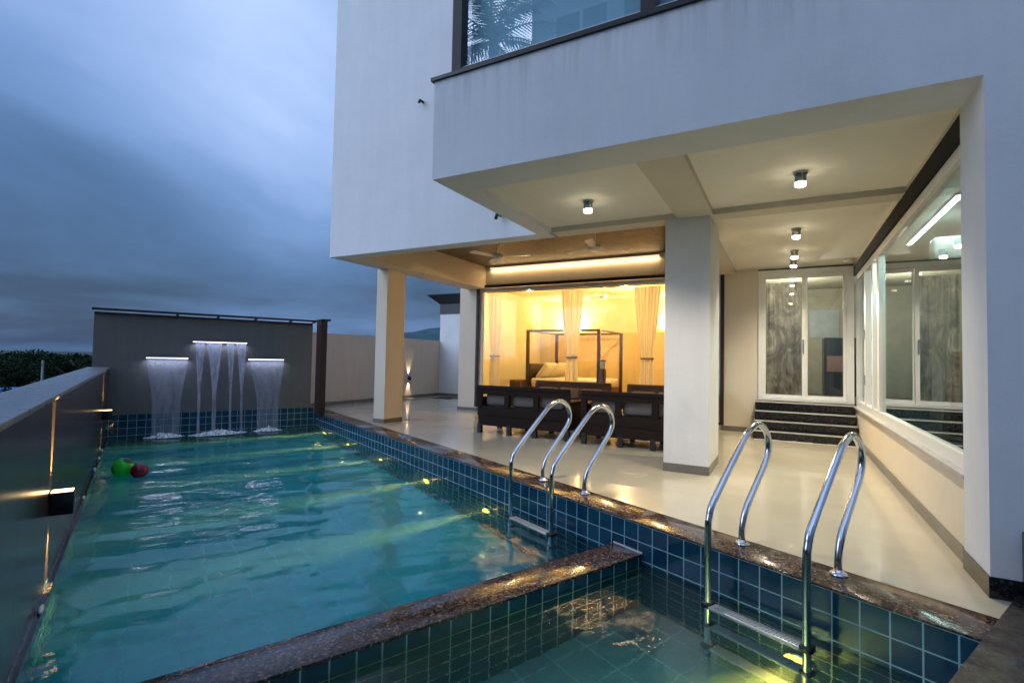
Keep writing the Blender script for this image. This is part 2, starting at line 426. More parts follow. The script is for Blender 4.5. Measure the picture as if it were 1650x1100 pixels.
def lamp(name,kind,loc,energy,color,pool=False,**kw):
    l=bpy.data.lights.new(name,kind); l.energy=energy; l.color=color
    for k,v in kw.items():
        if k!='aim': setattr(l,k,v)
    o=bpy.data.objects.new(name,l); COL.objects.link(o)
    o.location=Q(*loc) if pool else Vector(loc)
    if 'aim' in kw:
        d=Vector(kw['aim']); d=(Matrix.Rotation(POOL_ROT,3,'Z')@d) if pool else d
        o.rotation_euler=d.to_track_quat('-Z','Y').to_euler()
    return o

# ------------------------------------------------------------------ terrain
GZ=-7.0
def terrain():
    mb=MB(); n=48; rings=[0,20,60,150,400,900,1800,3500]
    vs=[(0,0,GZ)]; 
    for r in rings[1:]:
        for k in range(n):
            a=2*PI*k/n; vs.append((r*math.cos(a),r*math.sin(a),GZ+(noise.noise(Vector((math.cos(a)*r/90,math.sin(a)*r/90,0)))*1.0 if r>60 else 0)))
    fs=[(0,1+k,1+(k+1)%n) for k in range(n)]
    for i in range(len(rings)-2):
        for k in range(n):
            k2=(k+1)%n; fs.append((1+i*n+k,1+(i+1)*n+k,1+(i+1)*n+k2,1+i*n+k2))
    mb.add(vs,fs,0,True)
    return mb
M['ground']=plain('dark_field',(.035,.05,.025),.9,var=.4,scale=.05)
solo('ground',terrain(),M['ground'],kind='structure')
def hills():
    mb=MB(); D0=1500; cols=60
    # ridge over directions from 100 to 160 degrees (counter-clockwise from +X)
    vs=[];fs=[]
    for i in range(cols+1):
        u=i/cols; a=R(96+u*58)
        prof=.105*math.exp(-((u-.36)/.16)**2)+.035*math.exp(-((u-.62)/.16)**2)+.012*math.exp(-((u-.9)/.2)**2)
        prof+=.006*noise.fractal(Vector((u*14,3.1,0)),1,2,5)
        h=max(.002,prof)*D0
        for d,k in ((-350,0),(-200,.35),(-90,.75),(0,1.0),(160,.8),(500,0)):
            r=D0+d; vs.append((r*math.cos(a),r*math.sin(a),GZ-1+k*(h+8)+(k>0)*6*noise.noise(Vector((u*30,d*.01,1)))))
    for i in range(cols):
        for j in range(5):
            a=i*6+j; fs.append((a,a+6,a+7,a+1))
    mb.add(vs,fs,0,True); return mb
M['hill']=plain('haze_tinted_hillside',(.03,.085,.10),.95,var=.3,scale=.02)  # bluish fade of distant air is put into this colour
solo('hills',hills(),M['hill'],kind='structure')

def leaf_clump(mb,c,rad,n,size,mi=0,squash=.8):
    for _ in range(n):
        while True:
            p=Vector((random.uniform(-1,1),random.uniform(-1,1),random.uniform(-1,1)))
            if .25<p.length<1: break
        p=Vector((p.x*rad,p.y*rad,p.z*rad*squash))+Vector(c)
        a=Vector((random.gauss(0,1),random.gauss(0,1),random.gauss(0,.7))).normalized()*size*random.uniform(.6,1.3)
        b=a.cross(Vector((random.gauss(0,1),random.gauss(0,1),random.gauss(0,1)))).normalized()*size*random.uniform(.35,.7)
        mb.add([p-a,p+b*.9,p+a,p-b],[(0,1,2,3)],mi)
def tree(x,y,h,r,mat,label,seed,group='trees beyond the parapet'):
    random.seed(seed)
    t=thing('broadleaf_tree',label,'tree',(x,y,GZ),group=group)
    tb=MB(); tb.tube([(x,y,GZ-.2),(x+.1,y,GZ+h*.3),(x+.2*r*.3,y+.1,GZ+h*.62)],[.28,.2,.1],8)
    for k in range(5):
        a=k*1.26; tb.tube([(x+.05,y,GZ+h*(.34+.05*k)),(x+math.cos(a)*r*.45,y+math.sin(a)*r*.45,GZ+h*(.55+.04*k)),(x+math.cos(a)*r*.7,y+math.sin(a)*r*.7,GZ+h*(.68+.03*k))],[.11,.07,.03],6)
    part('trunk',tb,M['bark'],t)
    cb=MB()
    for k in range(11):
        a=random.uniform(0,6.28); q=r*math.sqrt(random.random())*.72
        leaf_clump(cb,(x+math.cos(a)*q,y+math.sin(a)*q,GZ+h*random.uniform(.55,.93)),r*random.uniform(.3,.48),300,.045*r)
    part('crown',cb,mat,t)
    return t
tl=[(-62,26,6.7,4.0,'leaf','rounded dark tree rising just left of the feature wall'),
    (-48,13.6,5.6,3.2,'leaf','low dark tree beside the blue roofed shed'),
    (-44,18.5,6.0,3.8,'leaf2','bright green bushy tree seen over the parapet cap'),
    (-40,15.2,4.9,2.6,'leaf2','small green tree directly above the parapet cap'),
    (-75,22,6.9,4.2,'leaf','tall dark tree behind the pale pole'),
    (-78,29.5,7.8,3.6,'leaf','tree whose top pokes above the horizon near the feature wall'),
    (-90,30,7.7,4.6,'leaf','dark tree on the skyline left of the feature wall'),
    (-84,24.5,7.6,3.4,'leaf','dark spreading tree on the far left skyline')]
for i,(x,y,h,r,m,lb) in enumerate(tl): tree(x,y,h,r,M[m],lb,50+i)
random.seed(5)
wb=MB()
for _ in range(420):
    a=R(random.uniform(118,176)); d=random.uniform(110,520)
    h=random.uniform(5,8.2); 
    leaf_clump(wb,(d*math.cos(a),d*math.sin(a),GZ+h*.55),random.uniform(2.4,4.2),34,1.0)
solo('distant_wood',wb,M['leaf'],'dark band of distant woodland along the horizon','woodland',kind='stuff')
# shed with the blue roof, far below on the left
def shed():
    x,y=-57,17.0
    t=thing('blue_roofed_shed','small shed with a bright blue metal roof below the parapet at far left','shed',(x,y,GZ))
    b=MB(); b.box(x-3,x+3,y-4,y+4,GZ,-3.0); part('wall',b,M['facade'],t)
    r=MB(); r.add([(x-3.4,y-4.4,-3.05),(x+3.4,y-4.4,-3.05),(x+3.4,y+4.4,-3.05),(x-3.4,y+4.4,-3.05),(x,y-4.4,-1.9),(x,y+4.4,-1.9)],
        [(0,1,4),(3,5,2),(0,4,5,3),(1,2,5,4),(0,3,2,1)]); part('roof',r,plain('blue_metal_roof',(.04,.18,.55),.35),t)
    for k in (-2,1.2):
        d=MB(); d.box(x+2.99,x+3.05,y+k-.5,y+k+.5,GZ+1,GZ+2.4); part('window',d,M['brownframe'],t)
shed()
p=thing('utility_pole','pale thin pole standing among the distant trees','pole',(-60,20.1,GZ))
b=MB(); b.tube([(-60,20.1,GZ),(-60,20.1,.3)],[.13,.09],10); part('shaft',b,plain('pale_concrete',(.2,.22,.22),.8),p)
b=MB(); b.box(-60.05,-59.95,19.5,20.7,-.1,.0); part('crossarm',b,M['blackmetal'],p)

# ------------------------------------------------------------------ pool
PW=3.285      # water side of the deck-side wall
PO=3.63      # granite / deck joint
PL=-.45      # water side of the parapet
AF=12.0      # feature wall
AN=.62       # near end
DZ=-.235; D0,D1=2.64,2.94   # divider
WZ=-.315
FM,FN=-1.35,-1.05
bs=MB()
# deck side wall, near end, far wall, left wall, floors  (slot 0 tile, slot 1 floor tile)
bs.box(PW,PO-.02,AN-.3,AF+.2,-1.6,-.010)
bs.box(PL-.06,PW,AF,AF+.2,-1.6,.10)
bs.box(PL-.06,PL,AN-.3,AF,-1.6,-.26)
bs.box(PL,PW,AN-.3,AN,-1.6,-.010)
bs.box(PL,PW,D1,AF,-1.6,FM,1)
bs.box(PL,PW,AN,D0,-1.6,FN,2)
M['tileshallow']=tile_mat('teal_pool_floor_tile',(.12,.27,.30),(.14,.30,.33),(.20,.42,.48),w=.283,h=.28,mortar=.006)
solo('pool_basin',bs,[M['tile'],M['tilefloor'],M['tileshallow']],kind='structure',pool=True)
dv=thing('pool_divider','low tiled divider with wet granite top between the two pools','pool divider',(1.4,2.8,FM),pool=True)
b=MB(); b.box(PL,PW-.002,D0+.004,D1-.004,-1.6,DZ-.018); part('tiled_wall',b,M['tile'],dv)
b=MB(); b.box(PL+.002,PW-.003,D0,D1,DZ-.018,DZ,bev=.003); part('granite_top',b,M['granite'],dv)
b=MB(); b.box(PW-.012,PW-.004,D0,D1,DZ+.0005,DZ+.014); part('joint_strip',b,M['white'],dv)

cp=MB()
aa=[AN-.4+.01]+[1.5,2.75,4.35,5.9,7.4,8.9,10.4]+[AF+.2]
for i in range(len(aa)-1): cp.box(PW-.004,PO,aa[i]+.0015,aa[i+1]-.0015,-.0095,.005,bev=.003)
solo('pool_coping',cp,M['granite'],kind='structure',pool=True)
nl=MB(); nl.box(-.6,6.2,-1.6,AN-.015,-.2,.045,bev=.006)
solo('granite_ledge',nl,granite('dull_black_granite',(.005,.005,.007),(.011,.011,.014),(.05,.05,.055),.45),'black granite ledge across the near end of the pool','ledge',(2.8,-.4,-.2),pool=True)

def hgt(p,a):
    d1=math.hypot(p-.4,a-11.8); d2=math.hypot(p-1.35,a-11.7); d3=math.hypot(p-2.2,a-11.8)
    z=0
    for k,(d,ph) in enumerate(((d1,0),(d2,1.3),(d3,2.4))):
        z+=.0065*math.sin(d*9.5+ph)*math.exp(-d/4.5)
    q=Vector((p*.55+a*.12,a*1.25,0))
    z+=.012*noise.noise(q*1.2)+.012*noise.noise(Vector((p*1.7,a*3.4+p*.7,4)))+.0065*noise.noise(Vector((p*3.3,a*6.4+p,9)))+.0018*noise.noise(Vector((p*7,a*13,1)))
    z+=.010*math.exp(-max(0,12-a)/1.6)*noise.noise(Vector((p*6,a*6,2)))
    return z
def water(name,p0,p1,a0,a1,zb,f,step):
    mb=MB(); nx=int((p1-p0)/step); ny=int((a1-a0)/step)
    vs=[]; 
    for j in range(ny+1):
        for i in range(nx+1):
            p=p0+(p1-p0)*i/nx; a=a0+(a1-a0)*j/ny; vs.append((p,a,WZ+f(p,a)))
    W=nx+1; n=len(vs)
    fs=[(j*W+i,j*W+i+1,(j+1)*W+i+1,(j+1)*W+i) for j in range(ny) for i in range(nx)]
    mb.add(vs,fs,0,True)
    rim=[i for i in range(W)]+[j*W+nx for j in range(1,ny+1)]+[ny*W+i for i in range(nx-1,-1,-1)]+[j*W for j in range(ny-1,0,-1)]
    low=[(vs[i][0],vs[i][1],zb) for i in rim]
    k=len(rim); o=len(mb.v); mb.v+=low
    for i in range(k):
        mb.f.append([rim[i],o+i,o+(i+1)%k,rim[(i+1)%k]]); mb.m.append(0); mb.sm.append(False)
    mb.f.append([o+i for i in range(k-1,-1,-1)]); mb.m.append(0); mb.sm.append(False)
    return solo(name,mb,M['water'],kind='structure',pool=True)
water('pool_water',PL-.03,PW+.02,D1-.03,AF+.03,FM-.05,hgt,.04)
water('shallow_pool_water',PL-.03,PW+.02,AN-.03,D0+.03,FN-.05,lambda p,a:.0035*noise.noise(Vector((p*1.1,a*2.2,3)))+.002*noise.noise(Vector((p*3.5,a*5,7)))+.0010*noise.noise(Vector((p*8,a*12,2))),.05)

# submerged lamps in the deck-side wall
for i,(a,z) in enumerate(((11.2,-.72),(9.6,-.72),(8.0,-.72),(6.35,-.72),(4.85,-.72),(1.45,-.72))):
    lbs=['farthest underwater lamp, near the waterfalls','underwater lamp second from the feature wall','underwater lamp midway along the deck side wall',
         'underwater lamp opposite the sofas','underwater lamp just beyond the farther ladder','underwater lamp below the nearer ladder in the shallow pool']
    t=thing('pool_lamp',lbs[i]+', glowing yellow','pool lamp',(PW,a,z),pool=True,group='underwater lamps in the pool wall')
    hb=MB(); 
    bm=bmesh.new(); bmesh.ops.create_cone(bm,cap_ends=True,segments=24,radius1=.10,radius2=.085,depth=.03)
    bmesh.ops.transform(bm,matrix=Matrix.Translation((PW-.015,a,z))@Matrix.Rotation(-PI/2,4,'Y'),verts=bm.verts); hb.bm(bm,0,True)
    part('rim',hb,M['steel'],t)
    lb=MB(); bm=bmesh.new(); bmesh.ops.create_uvsphere(bm,u_segments=20,v_segments=10,radius=.085)
    bmesh.ops.transform(bm,matrix=Matrix.Translation((PW-.028,a,z))@Matrix.Diagonal((.3,1,1,1)),verts=bm.verts); lb.bm(bm,0,True)
    part('lens',lb,M['poollens'],t)
    lamp('pool_lamp_beam','SPOT',(PW-.07,a,z),(1100 if a>2 else 700),((1,.50,.10) if a>2 else (1,.36,.05)),pool=True,aim=((-1,-.05,-.01) if a>2 else (-1,.12,-.30)),spot_size=R(19 if a>2 else 58),spot_blend=1.0,shadow_soft_size=.05)
    lamp('pool_lamp_glow','POINT',(PW-.10,a,z),(2.0 if a>2 else 1.2),(1,.50,.12),pool=True,shadow_soft_size=0)

# ladders
prof=[(3.53,.0),(3.53,.12),(3.60,.27),(3.86,.56),(3.905,.68),(3.86,.79),(3.75,.845),(3.63,.81),(3.52,.72),(3.18,.38),(3.115,.27),(3.10,.15),(3.10,-.3),(3.10,-1.0)]
def ladder(a0,a1,label):
    am=(a0+a1)/2
    t=thing('pool_ladder',label,'pool ladder',(3.4,am,0),pool=True,group='stainless steel pool ladders')
    for a in (a0,a1):
        b=MB(); b.tube(catmull([(p,a,z) for p,z in prof],8),.0235,16); r=part('rail',b,M['steel'],t)
        f=MB(); f.lathe([(.052,.006),(.052,.012),(.040,.022),(.028,.026),(.026,.040)],3.53,a,24); part('flange',f,M['steel'],r)
    for z in (-.30,-.58,-.86):
        b=MB(); b.box(3.06,3.15,a0+.022,a1-.022,z-.028,z,bev=.008)
        n=int((a1-a0-.08)/.022)
        for k in range(n):
            y=a0+.04+k*.022
            for p in (3.08,3.105,3.13): b.box(p-.006,p+.006,y,y+.012,z,z+.004)
        st=part('tread',b,plain('ribbed_step',(.42,.45,.46),.35,.4),t)
        for a in (a0,a1):
            e=MB(); e.box(3.065,3.145,a-.034,a+.034,z-.034,z+.012,bev=.01); part('end_cap',e,M['blackmetal'],st)
ladder(1.33,1.95,'near stainless steel ladder with two hooped rails dropping into the shallow pool')
ladder(3.54,4.17,'farther stainless steel ladder with two hooped rails dropping into the long main pool')

# balls
def ball(p,a,r,m,label,name):
    mb=MB(); bm=bmesh.new(); bmesh.ops.create_icosphere(bm,subdivisions=4,radius=r)
    bmesh.ops.translate(bm,vec=(p,a,WZ+r*.72),verts=bm.verts); mb.bm(bm,0,True)
    return solo(name,mb,m,label,'ball',(p,a,WZ-.28*r),pool=True)
def patchball():
    t=NT('green_ball_with_dark_patches')
    tc=t.n('ShaderNodeTexCoord'); vo=t.n('ShaderNodeTexVoronoi'); vo.inputs['Scale'].default_value=4.2; t.l(tc.outputs['Object'],vo.inputs['Vector'])
    c=t.ramp(vo.outputs['Distance'],[(.0,(.01,.06,.01)),(.30,(.01,.06,.01)),(.36,(.04,.75,.05)),(1,(.06,.85,.08))])
    t.pbsdf(Base_Color=c,Roughness=.3); return t.mat
ball(-.12,8.35,.128,patchball(),'bright green ball with dark patches floating by the parapet','green_ball')
ball(.05,8.16,.098,plain('dark_red_ball_plastic',(.30,.012,.05),.2,var=.05),'small dark red ball floating beside the green ball','red_ball')

# parapet wall
pt=thing('parapet_wall','long dark polished parapet with a grey capstone along the left of the pool','parapet',(PL-.15,6,GZ),pool=True)
b=MB(); 
aa=[-1.2,.35,1.9,3.45,5.0,6.55,8.1,9.65,AF-.01]
for i in range(len(aa)-1): b.box(PL-.03,PL-.002,aa[i]+.0015,aa[i+1]-.0015,-.40,.965)
b.box(PL-.28,PL-.0305,-1.2,AF+.2,GZ,.965)
part('cladding',b,M['clad'],pt)
b=MB(); b.box(PL-.31,PL+.012,-1.2,AF-.011,.966,1.0,bev=.004); part('capstone',b,M['cap'],pt)
b=MB(); b.box(PL,PL+.028,D1+.0,AF-.002,-.42,-.29); part('overflow_kerb',b,M['black'],pt)
for (a,s) in ((10.3,.05),(9.6,.045),(8.7,.05),(7.1,.04),(4.2,.04)):
    b=MB(); bm=bmesh.new(); bmesh.ops.create_icosphere(bm,subdivisions=2,radius=s)
    for v in bm.verts: v.co=Vector((v.co.x*.4,v.co.y*1.5,v.co.z*.6+.35*s*noise.noise(v.co*60)))
    bmesh.ops.translate(bm,vec=(PL+.02,a,-.28),verts=bm.verts); b.bm(bm,0,True)
    part('overflow_spout',b,M['white'],pt)
# sconces
def sconce(a,label):
    t=thing('box_sconce',label,'wall lamp',(PL,a,.27),pool=True,group='black box lamps on the parapet')
    b=MB(); b.box(PL,PL+.125,a-.05,a+.05,.195,.345,bev=.003); part('housing',b,M['blackmetal'],t)
    b=MB(); b.box(PL+.006,PL+.118,a-.042,a+.042,.3455,.350); part('upper_lens',b,M['sconcelens'],t)
    b=MB(); b.box(PL+.01,PL+.06,a-.02,a+.02,.192,.1945); part('lower_lens',b,M['sconcelens'],t)
    lamp('sconce_up','SPOT',(PL+.035,a,.36),330,(1,.58,.18),pool=True,aim=(-.13,0,1),spot_size=R(24),spot_blend=.8,shadow_soft_size=.012)
    lamp('sconce_down','SPOT',(PL+.035,a,.18),160,(1,.58,.18),pool=True,aim=(-.13,0,-1),spot_size=R(28),spot_blend=.7,shadow_soft_size=.012)
sconce(4.58,'nearer black box lamp on the dark parapet throwing light up and down')
sconce(10.4,'farther black box lamp on the dark parapet close to the feature wall')

# feature wall with three water spouts
fw=thing('feature_wall','grey rendered feature wall with three lit water spouts at the far end of the pool','wall',(1.3,AF,0),pool=True)
b=MB(); b.box(-.70,3.17,AF+.001,AF+.24,.101,1.98); part('rendered_panel',b,M['taupe'],fw)
SP=[(.10,.78,1.18,'left'),(.85,1.82,1.515,'centre'),(1.86,2.56,1.175,'right')]
for p0,p1,z,nm in SP:
    b=MB(); b.box(p0-.01,p1+.01,AF-.055,AF,z-.012,z+.02); sp=part('spout',b,M['steel'],fw)
    b=MB(); b.box(p0,p1,AF-.066,AF-.056,z-.007,z+.009); part('light_strip',b,M['led'],sp)
    lamp('spout_glow','AREA',((p0+p1)/2,AF-.06,z-.03),1.2,(.76,.80,1.0),pool=True,aim=(0,-.15,-1),shape='RECTANGLE',size=p1-p0,size_y=.03)
fr=thing('steel_frame','dark brown steel frame of thin rails and a post around the feature wall','frame',(3.3,11.6,0),pool=True)
b=MB(); b.box(3.15,3.28,11.25,11.6,.006,2.03); part('post',b,M['brownpost'],fr)
b=MB(); b.box(-.73,3.35,AF-.16,AF-.10,2.045,2.085); part('upper_rail',b,M['brownpost'],fr)
b=MB(); b.box(-.70,3.16,AF-.02,AF+.05,1.982,2.02); part('lower_rail',b,M['brownpost'],fr)
b=MB(); b.box(3.16,3.35,11.24,AF-.16,2.045,2.085); b.box(3.19,3.25,11.3,11.5,2.03,2.045);part('return_rail',b,M['brownpost'],fr)
for p in (.55,1.25,1.95,2.65,3.15):
    b=MB(); b.box(p,p+.04,AF-.15,AF+.02,2.021,2.044); part('bracket',b,M['brownpost'],fr)

# falling water
def fall(p0,p1,zt,taper,reach,nz=26,nx=14,z1=WZ,seed=0,th=.008):
    mb=MB(); vs=[]; fs=[]
    c=(p0+p1)/2
    for side in (0,1):
        for j in range(nz+1):
            t=j/nz; z=zt+(z1-zt)*t
            a=AF-.06-reach*math.sqrt(t)-.02*t
            w=(p1-p0)/2*(1-taper*min(1,t/.55)**.9 if t<.55 else 1-taper-.04*(t-.55))
            for i in range(nx+1):
                s=i/nx*2-1
                wob=.012*noise.noise(Vector((s*4+seed,t*7,seed)))*(.3+t)
                rim=.010*(abs(s)>.9)
                vs.append((c+s*w+wob*.6,a+(th/2+rim)*(1 if side else -1)*1.0+wob,z))
    K=(nz+1)*(nx+1); W=nx+1
    for j in range(nz):
        for i in range(nx):
            q=j*W+i
            fs.append((q,q+1,q+W+1,q+W)); fs.append((K+q,K+q+W,K+q+W+1,K+q+1))
        for i in (0,nx):
            q=j*W+i; f=(q,q+W,K+q+W,K+q); fs.append(f if i==0 else f[::-1])
    mb.add(vs,fs,0,True); return mb
def foam_patch(p,a,rp,ra,seed):
    mb=MB(); vs=[];fs=[]; n=30; rr=7
    for j in range(rr+1):
        for k in range(n):
            an=2*PI*k/n; q=j/rr*(1+.25*noise.noise(Vector((math.cos(an)*2,math.sin(an)*2,seed))))
            vs.append((p+math.cos(an)*rp*q,a+math.sin(an)*ra*q,WZ+.012+.11*(1-j/rr)*(.6+.9*noise.noise(Vector((math.cos(an)*j*1.4,math.sin(an)*j*1.4,seed))))))
    for j in range(rr):
        for k in range(n):
            k2=(k+1)%n; fs.append((j*n+k,(j+1)*n+k,(j+1)*n+k2,j*n+k2))
    mb.add(vs,fs,0,True); return mb
AFo=AF-.42
w=thing('water_sheet','wide smooth sheet of water falling from the left spout','waterfall',(.44,AFo,WZ),pool=True)
part('sheet',fall(.10,.78,1.18,.34,.36,seed=1),M['sheet'],w); part('foam',foam_patch(.44,AFo-.02,.32,.13,1),M['foam'],w)
w=thing('water_streams','four narrow streams of water falling from the tall middle spout','waterfall',(1.3,AFo,WZ),pool=True)
for i,(q0,q1,tp) in enumerate(((.88,1.05,.72),(1.09,1.36,.74),(1.44,1.58,.74),(1.62,1.80,.76))):
    part('stream',fall(q0,q1,1.515,tp,.36,seed=3+i,nx=8,th=.02),M['stream'],w)
part('foam',foam_patch(1.30,AFo-.06,.50,.18,2),M['foam'],w)
w=thing('water_sheet','rippled sheet of water falling from the right spout near the frame post','waterfall',(2.21,AFo,WZ),pool=True)
part('sheet',fall(1.86,2.56,1.175,.40,.36,seed=2),M['sheet'],w); part('foam',foam_patch(2.21,AFo-.02,.29,.11,3),M['foam'],w)

# ------------------------------------------------------------------ deck, boundary wall
def deck():
    mb=MB()
    c=[Q(PO+.001,-5.2),Q(PO+.001,13.5)]
    pts=[(c[0].x,c[0].y),(8,c[0].y),(8,15.6),(-10.45,15.6),(-10.45,c[1].y),(c[1].x,c[1].y)]
    # counter-clockwise
    mb.prism(pts,-.25,0.0); return mb
solo('deck_floor',deck(),M['deck'],kind='structure')
bw=thing('boundary_wall','beige rendered boundary wall beyond the columns','wall',(-10.5,12,0))
b=MB(); b.box(-10.7,-10.45,7.2,14.2,-.5,1.87); part('render',b,M['beige'],bw)
b=MB(); b.box(-10.4495,-10.435,7.2,14.0,.001,.09); part('skirting',b,M['skirt'],bw)
bk=thing('white_stair_block','white rendered block with a dark slate cornice behind the boundary wall','building',(-9.3,14.6,0))
b=MB(); b.box(-10.449,-7.4,14.0,15.4,.001,2.78); part('wall',b,M['facade'],bk)
b=MB(); 
cvs=[(-10.47,13.97,2.78),(-7.3,13.97,2.78),(-7.3,15.4,2.78),(-10.47,15.4,2.78)]
b.box(-10.46,-7.3,13.98,15.42,2.781,3.12); 
z0,z1=3.12,3.42
b.add([(-10.46,13.98,z0),(-7.3,13.98,z0),(-7.3,15.42,z0),(-10.46,15.42,z0),(-10.8,13.65,z1),(-7.3,13.65,z1),(-7.3,15.75,z1),(-10.8,15.75,z1)],
      [(4,5,6,7),(0,1,5,4),(1,2,6,5),(2,3,7,6),(3,0,4,7)])
part('cornice',b,plain('dark_slate',(.03,.035,.045),.5),bk)
b=MB(); b.box(-10.434,-7.4,13.985,13.9995,.001,.09); part('skirting',b,M['skirt'],bk)
mt=MB(); mt.box(-9.9,-9.2,12.9,13.6,.001,.012,bev=.003)
solo('door_mat',mt,plain('dark_mat',(.03,.03,.035),.8),'dark mat lying on the deck in front of the white block','mat',(-9.5,13.2,0))
t=thing('round_sconce','small black up and down lamp on the beige boundary wall','wall lamp',(-10.45,12.4,.62))
b=MB(); b.lathe([(.045,.56),(.045,.69)],-10.39,12.4,16); part('housing',b,M['blackmetal'],t)
b=MB(); b.box(-10.45,-10.42,12.38,12.42,.6,.65); part('bracket',b,M['blackmetal'],t)
lamp('round_sconce_up','SPOT',(-10.40,12.4,.70),11,(1,.82,.5),aim=(-.12,0,1),spot_size=R(50),spot_blend=.6,shadow_soft_size=.02)
lamp('round_sconce_down','SPOT',(-10.40,12.4,.55),11,(1,.82,.5),aim=(-.12,0,-1),spot_size=R(50),spot_blend=.6,shadow_soft_size=.02)

# ------------------------------------------------------------------ house
H=thing('house','white rendered modern house with an overhanging upper floor and lit verandah','house',(-2,7,0))
def hp(name,mat,*boxes,parent=None,label=None,bev=0):
    if name in ONE_EACH:
        for bx in boxes:
            b=MB(); b.box(*bx,bev=bev); o=part(name,b,mat,parent or H,label)
        return o
    b=MB()
    for bx in boxes: b.box(*bx,bev=bev)
    return part(name,b,mat,parent or H,label)
ONE_EACH={'skirting','side_wall','porch_side_wall','ceiling_panel','side_room_cupboard','pane','handle','front_wall','hall_wall','roof_slab','side_room_wall'}
ZS=3.02; ZP=3.085
hp('front_wall',M['facade'],(-3.02,7.5,3.86,4.30,ZS,3.985),(1.02,7.5,3.86,4.33,.12,ZS),(-2.85,7.5,3.86,4.36,5.9,9.0))
hp('plinth',M['black'],(1.012,7.5,3.852,4.33,.001,.12))
hp('left_wall',M['facadeleft'],(-7.07,-2.85,6.2,6.47,ZS,9.0),(-7.07,-6.80,6.47,10.9,3.56,9.0))
hp('side_wall',M['facade'],(-3.02,-2.80,4.30,6.2,ZS,3.985),(-3.0,-2.8,4.4,6.2,5.9,9.0))
hp('beam',M['beam'],(-2.80,1.05,6.2,6.47,ZS,3.3),label='back beam of the porch')
hp('beam',M['beam'],(-1.15,-.75,4.30,6.2,ZS,3.3))
hp('beam',M['beam'],(-1.15,-.85,6.47,10.6,ZS,3.6))
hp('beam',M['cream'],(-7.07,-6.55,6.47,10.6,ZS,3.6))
hp('ceiling_panel',M['panel'],(-2.80,-1.15,4.30,6.2,ZP,3.2),(-.75,1.05,4.30,6.2,ZP,3.2),(-.85,1.05,6.47,10.6,ZP,3.2))
hp('verandah_ceiling',M['brownceil'],(-6.55,-1.15,6.47,10.6,3.56,3.66))
hp('roof_slab',M['facade'],(-7.07,7.5,6.47,15.5,8.9,9.1),(-2.8,7.5,4.36,6.47,8.9,9.1))
hp('column',M['facade'],(-1.29,-.78,6.22,7.15,.001,ZS-.002))
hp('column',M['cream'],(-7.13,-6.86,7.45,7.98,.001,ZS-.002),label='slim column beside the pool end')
hp('skirting',M['skirt'],(-1.296,-.774,6.214,7.156,.002,.10),(-7.136,-6.854,7.444,7.986,.002,.08),
   (-7.31,-6.70,10.585,10.6,.002,.07),(-1.10,-.47,10.585,10.6,.002,.09),(1.035,1.05,4.33,9.74,.002,.10))
YB=10.6
hp('back_wall',M['cream'],(-7.30,-6.72,YB,YB+.2,.001,3.7),(-6.72,-1.12,YB,YB+.2,3.05,3.7),(-6.72,-1.12,YB,YB+.2,.001,.13),
   (-1.12,-.465,YB,YB+.2,.001,3.6),(-.465,1.05,YB,YB+.2,3.06,3.3),(-.465,1.05,YB,YB+.2,.001,.615))
hp('porch_side_wall',M['cream'],(1.05,1.25,4.33,YB+.2,.001,.57),(1.05,1.25,4.33,YB+.2,3.03,3.3))
hp('steps',M['black'],*[(-.5,1.034,YB-.86+.215*k,YB-.001,.0015+.1535*k+(0.0005*k),.1535*(k+1)) for k in range(4)])
hp('step_nosing',plain('pale_nosing',(.5,.48,.43),.5),*[(-.5,1.033,YB-.866+.215*k,YB-.859+.215*k,.1535*(k+1)-.022,.1535*(k+1)+.003) for k in range(4)])
b=MB()
random.seed(8)
x=-.48
while x<1.0:
    w_=random.uniform(.05,.12); b.box(x,min(1.02,x+w_),YB-.90-random.uniform(0,.03),YB-.868,.001,.004+random.uniform(0,.008)); x+=w_
part('ragged_mortar_strip',b,plain('pale_mortar',(.6,.57,.5),.9,bump=.3),H)
# verandah window
wv=hp('verandah_window',M['brownframe'],(-6.78,-6.715,YB-.05,YB-.001,.10,3.10),(-1.125,-1.06,YB-.05,YB-.001,.10,3.10),(-6.715,-1.125,YB-.05,YB-.001,3.035,3.10),(-6.715,-1.125,YB-.05,YB-.001,.10,.14))
hp('inner_frame',M['white'],(-6.71,-6.63,YB+.03,YB+.10,.14,3.03),(-1.21,-1.13,YB+.03,YB+.10,.14,3.03),(-6.63,-1.21,YB+.03,YB+.10,2.94,3.03),(-6.63,-1.21,YB+.03,YB+.10,.14,.20),parent=wv)
hp('pane',M['glass'],(-6.63,-1.21,YB+.06,YB+.07,.20,2.94),parent=wv)
hp('curtain_rail',M['wood'],(-6.6,-1.7,YB+.14,YB+.19,2.93,2.97),parent=wv)
# sliding door at the porch back
dw=hp('sliding_door',M['white'],(-.46,-.385,YB-.03,YB+.09,.625,3.05),(.935,1.045,YB-.03,YB+.09,.625,3.05),(-.385,.935,YB-.03,YB+.09,2.955,3.05),(-.385,.935,YB-.03,YB+.09,.625,.67))
hp('door_leaf',M['white'],(-.384,-.335,YB+.0,YB+.03,.672,2.953),(.255,.315,YB,YB+.03,.672,2.953),(-.335,.255,YB,YB+.03,2.89,2.953),(-.335,.255,YB,YB+.03,.672,.735),parent=dw)
hp('door_leaf',M['white'],(.316,.345,YB+.04,YB+.07,.672,2.953),(.89,.934,YB+.04,YB+.07,.672,2.953),(.345,.89,YB+.04,YB+.07,2.89,2.953),(.345,.89,YB+.04,YB+.07,.672,.735),parent=dw)
hp('pane',M['net'],(-.335,.255,YB+.012,YB+.018,.735,2.89),parent=dw)
hp('pane',M['glass'],(.345,.89,YB+.052,YB+.058,.735,2.89),parent=dw)
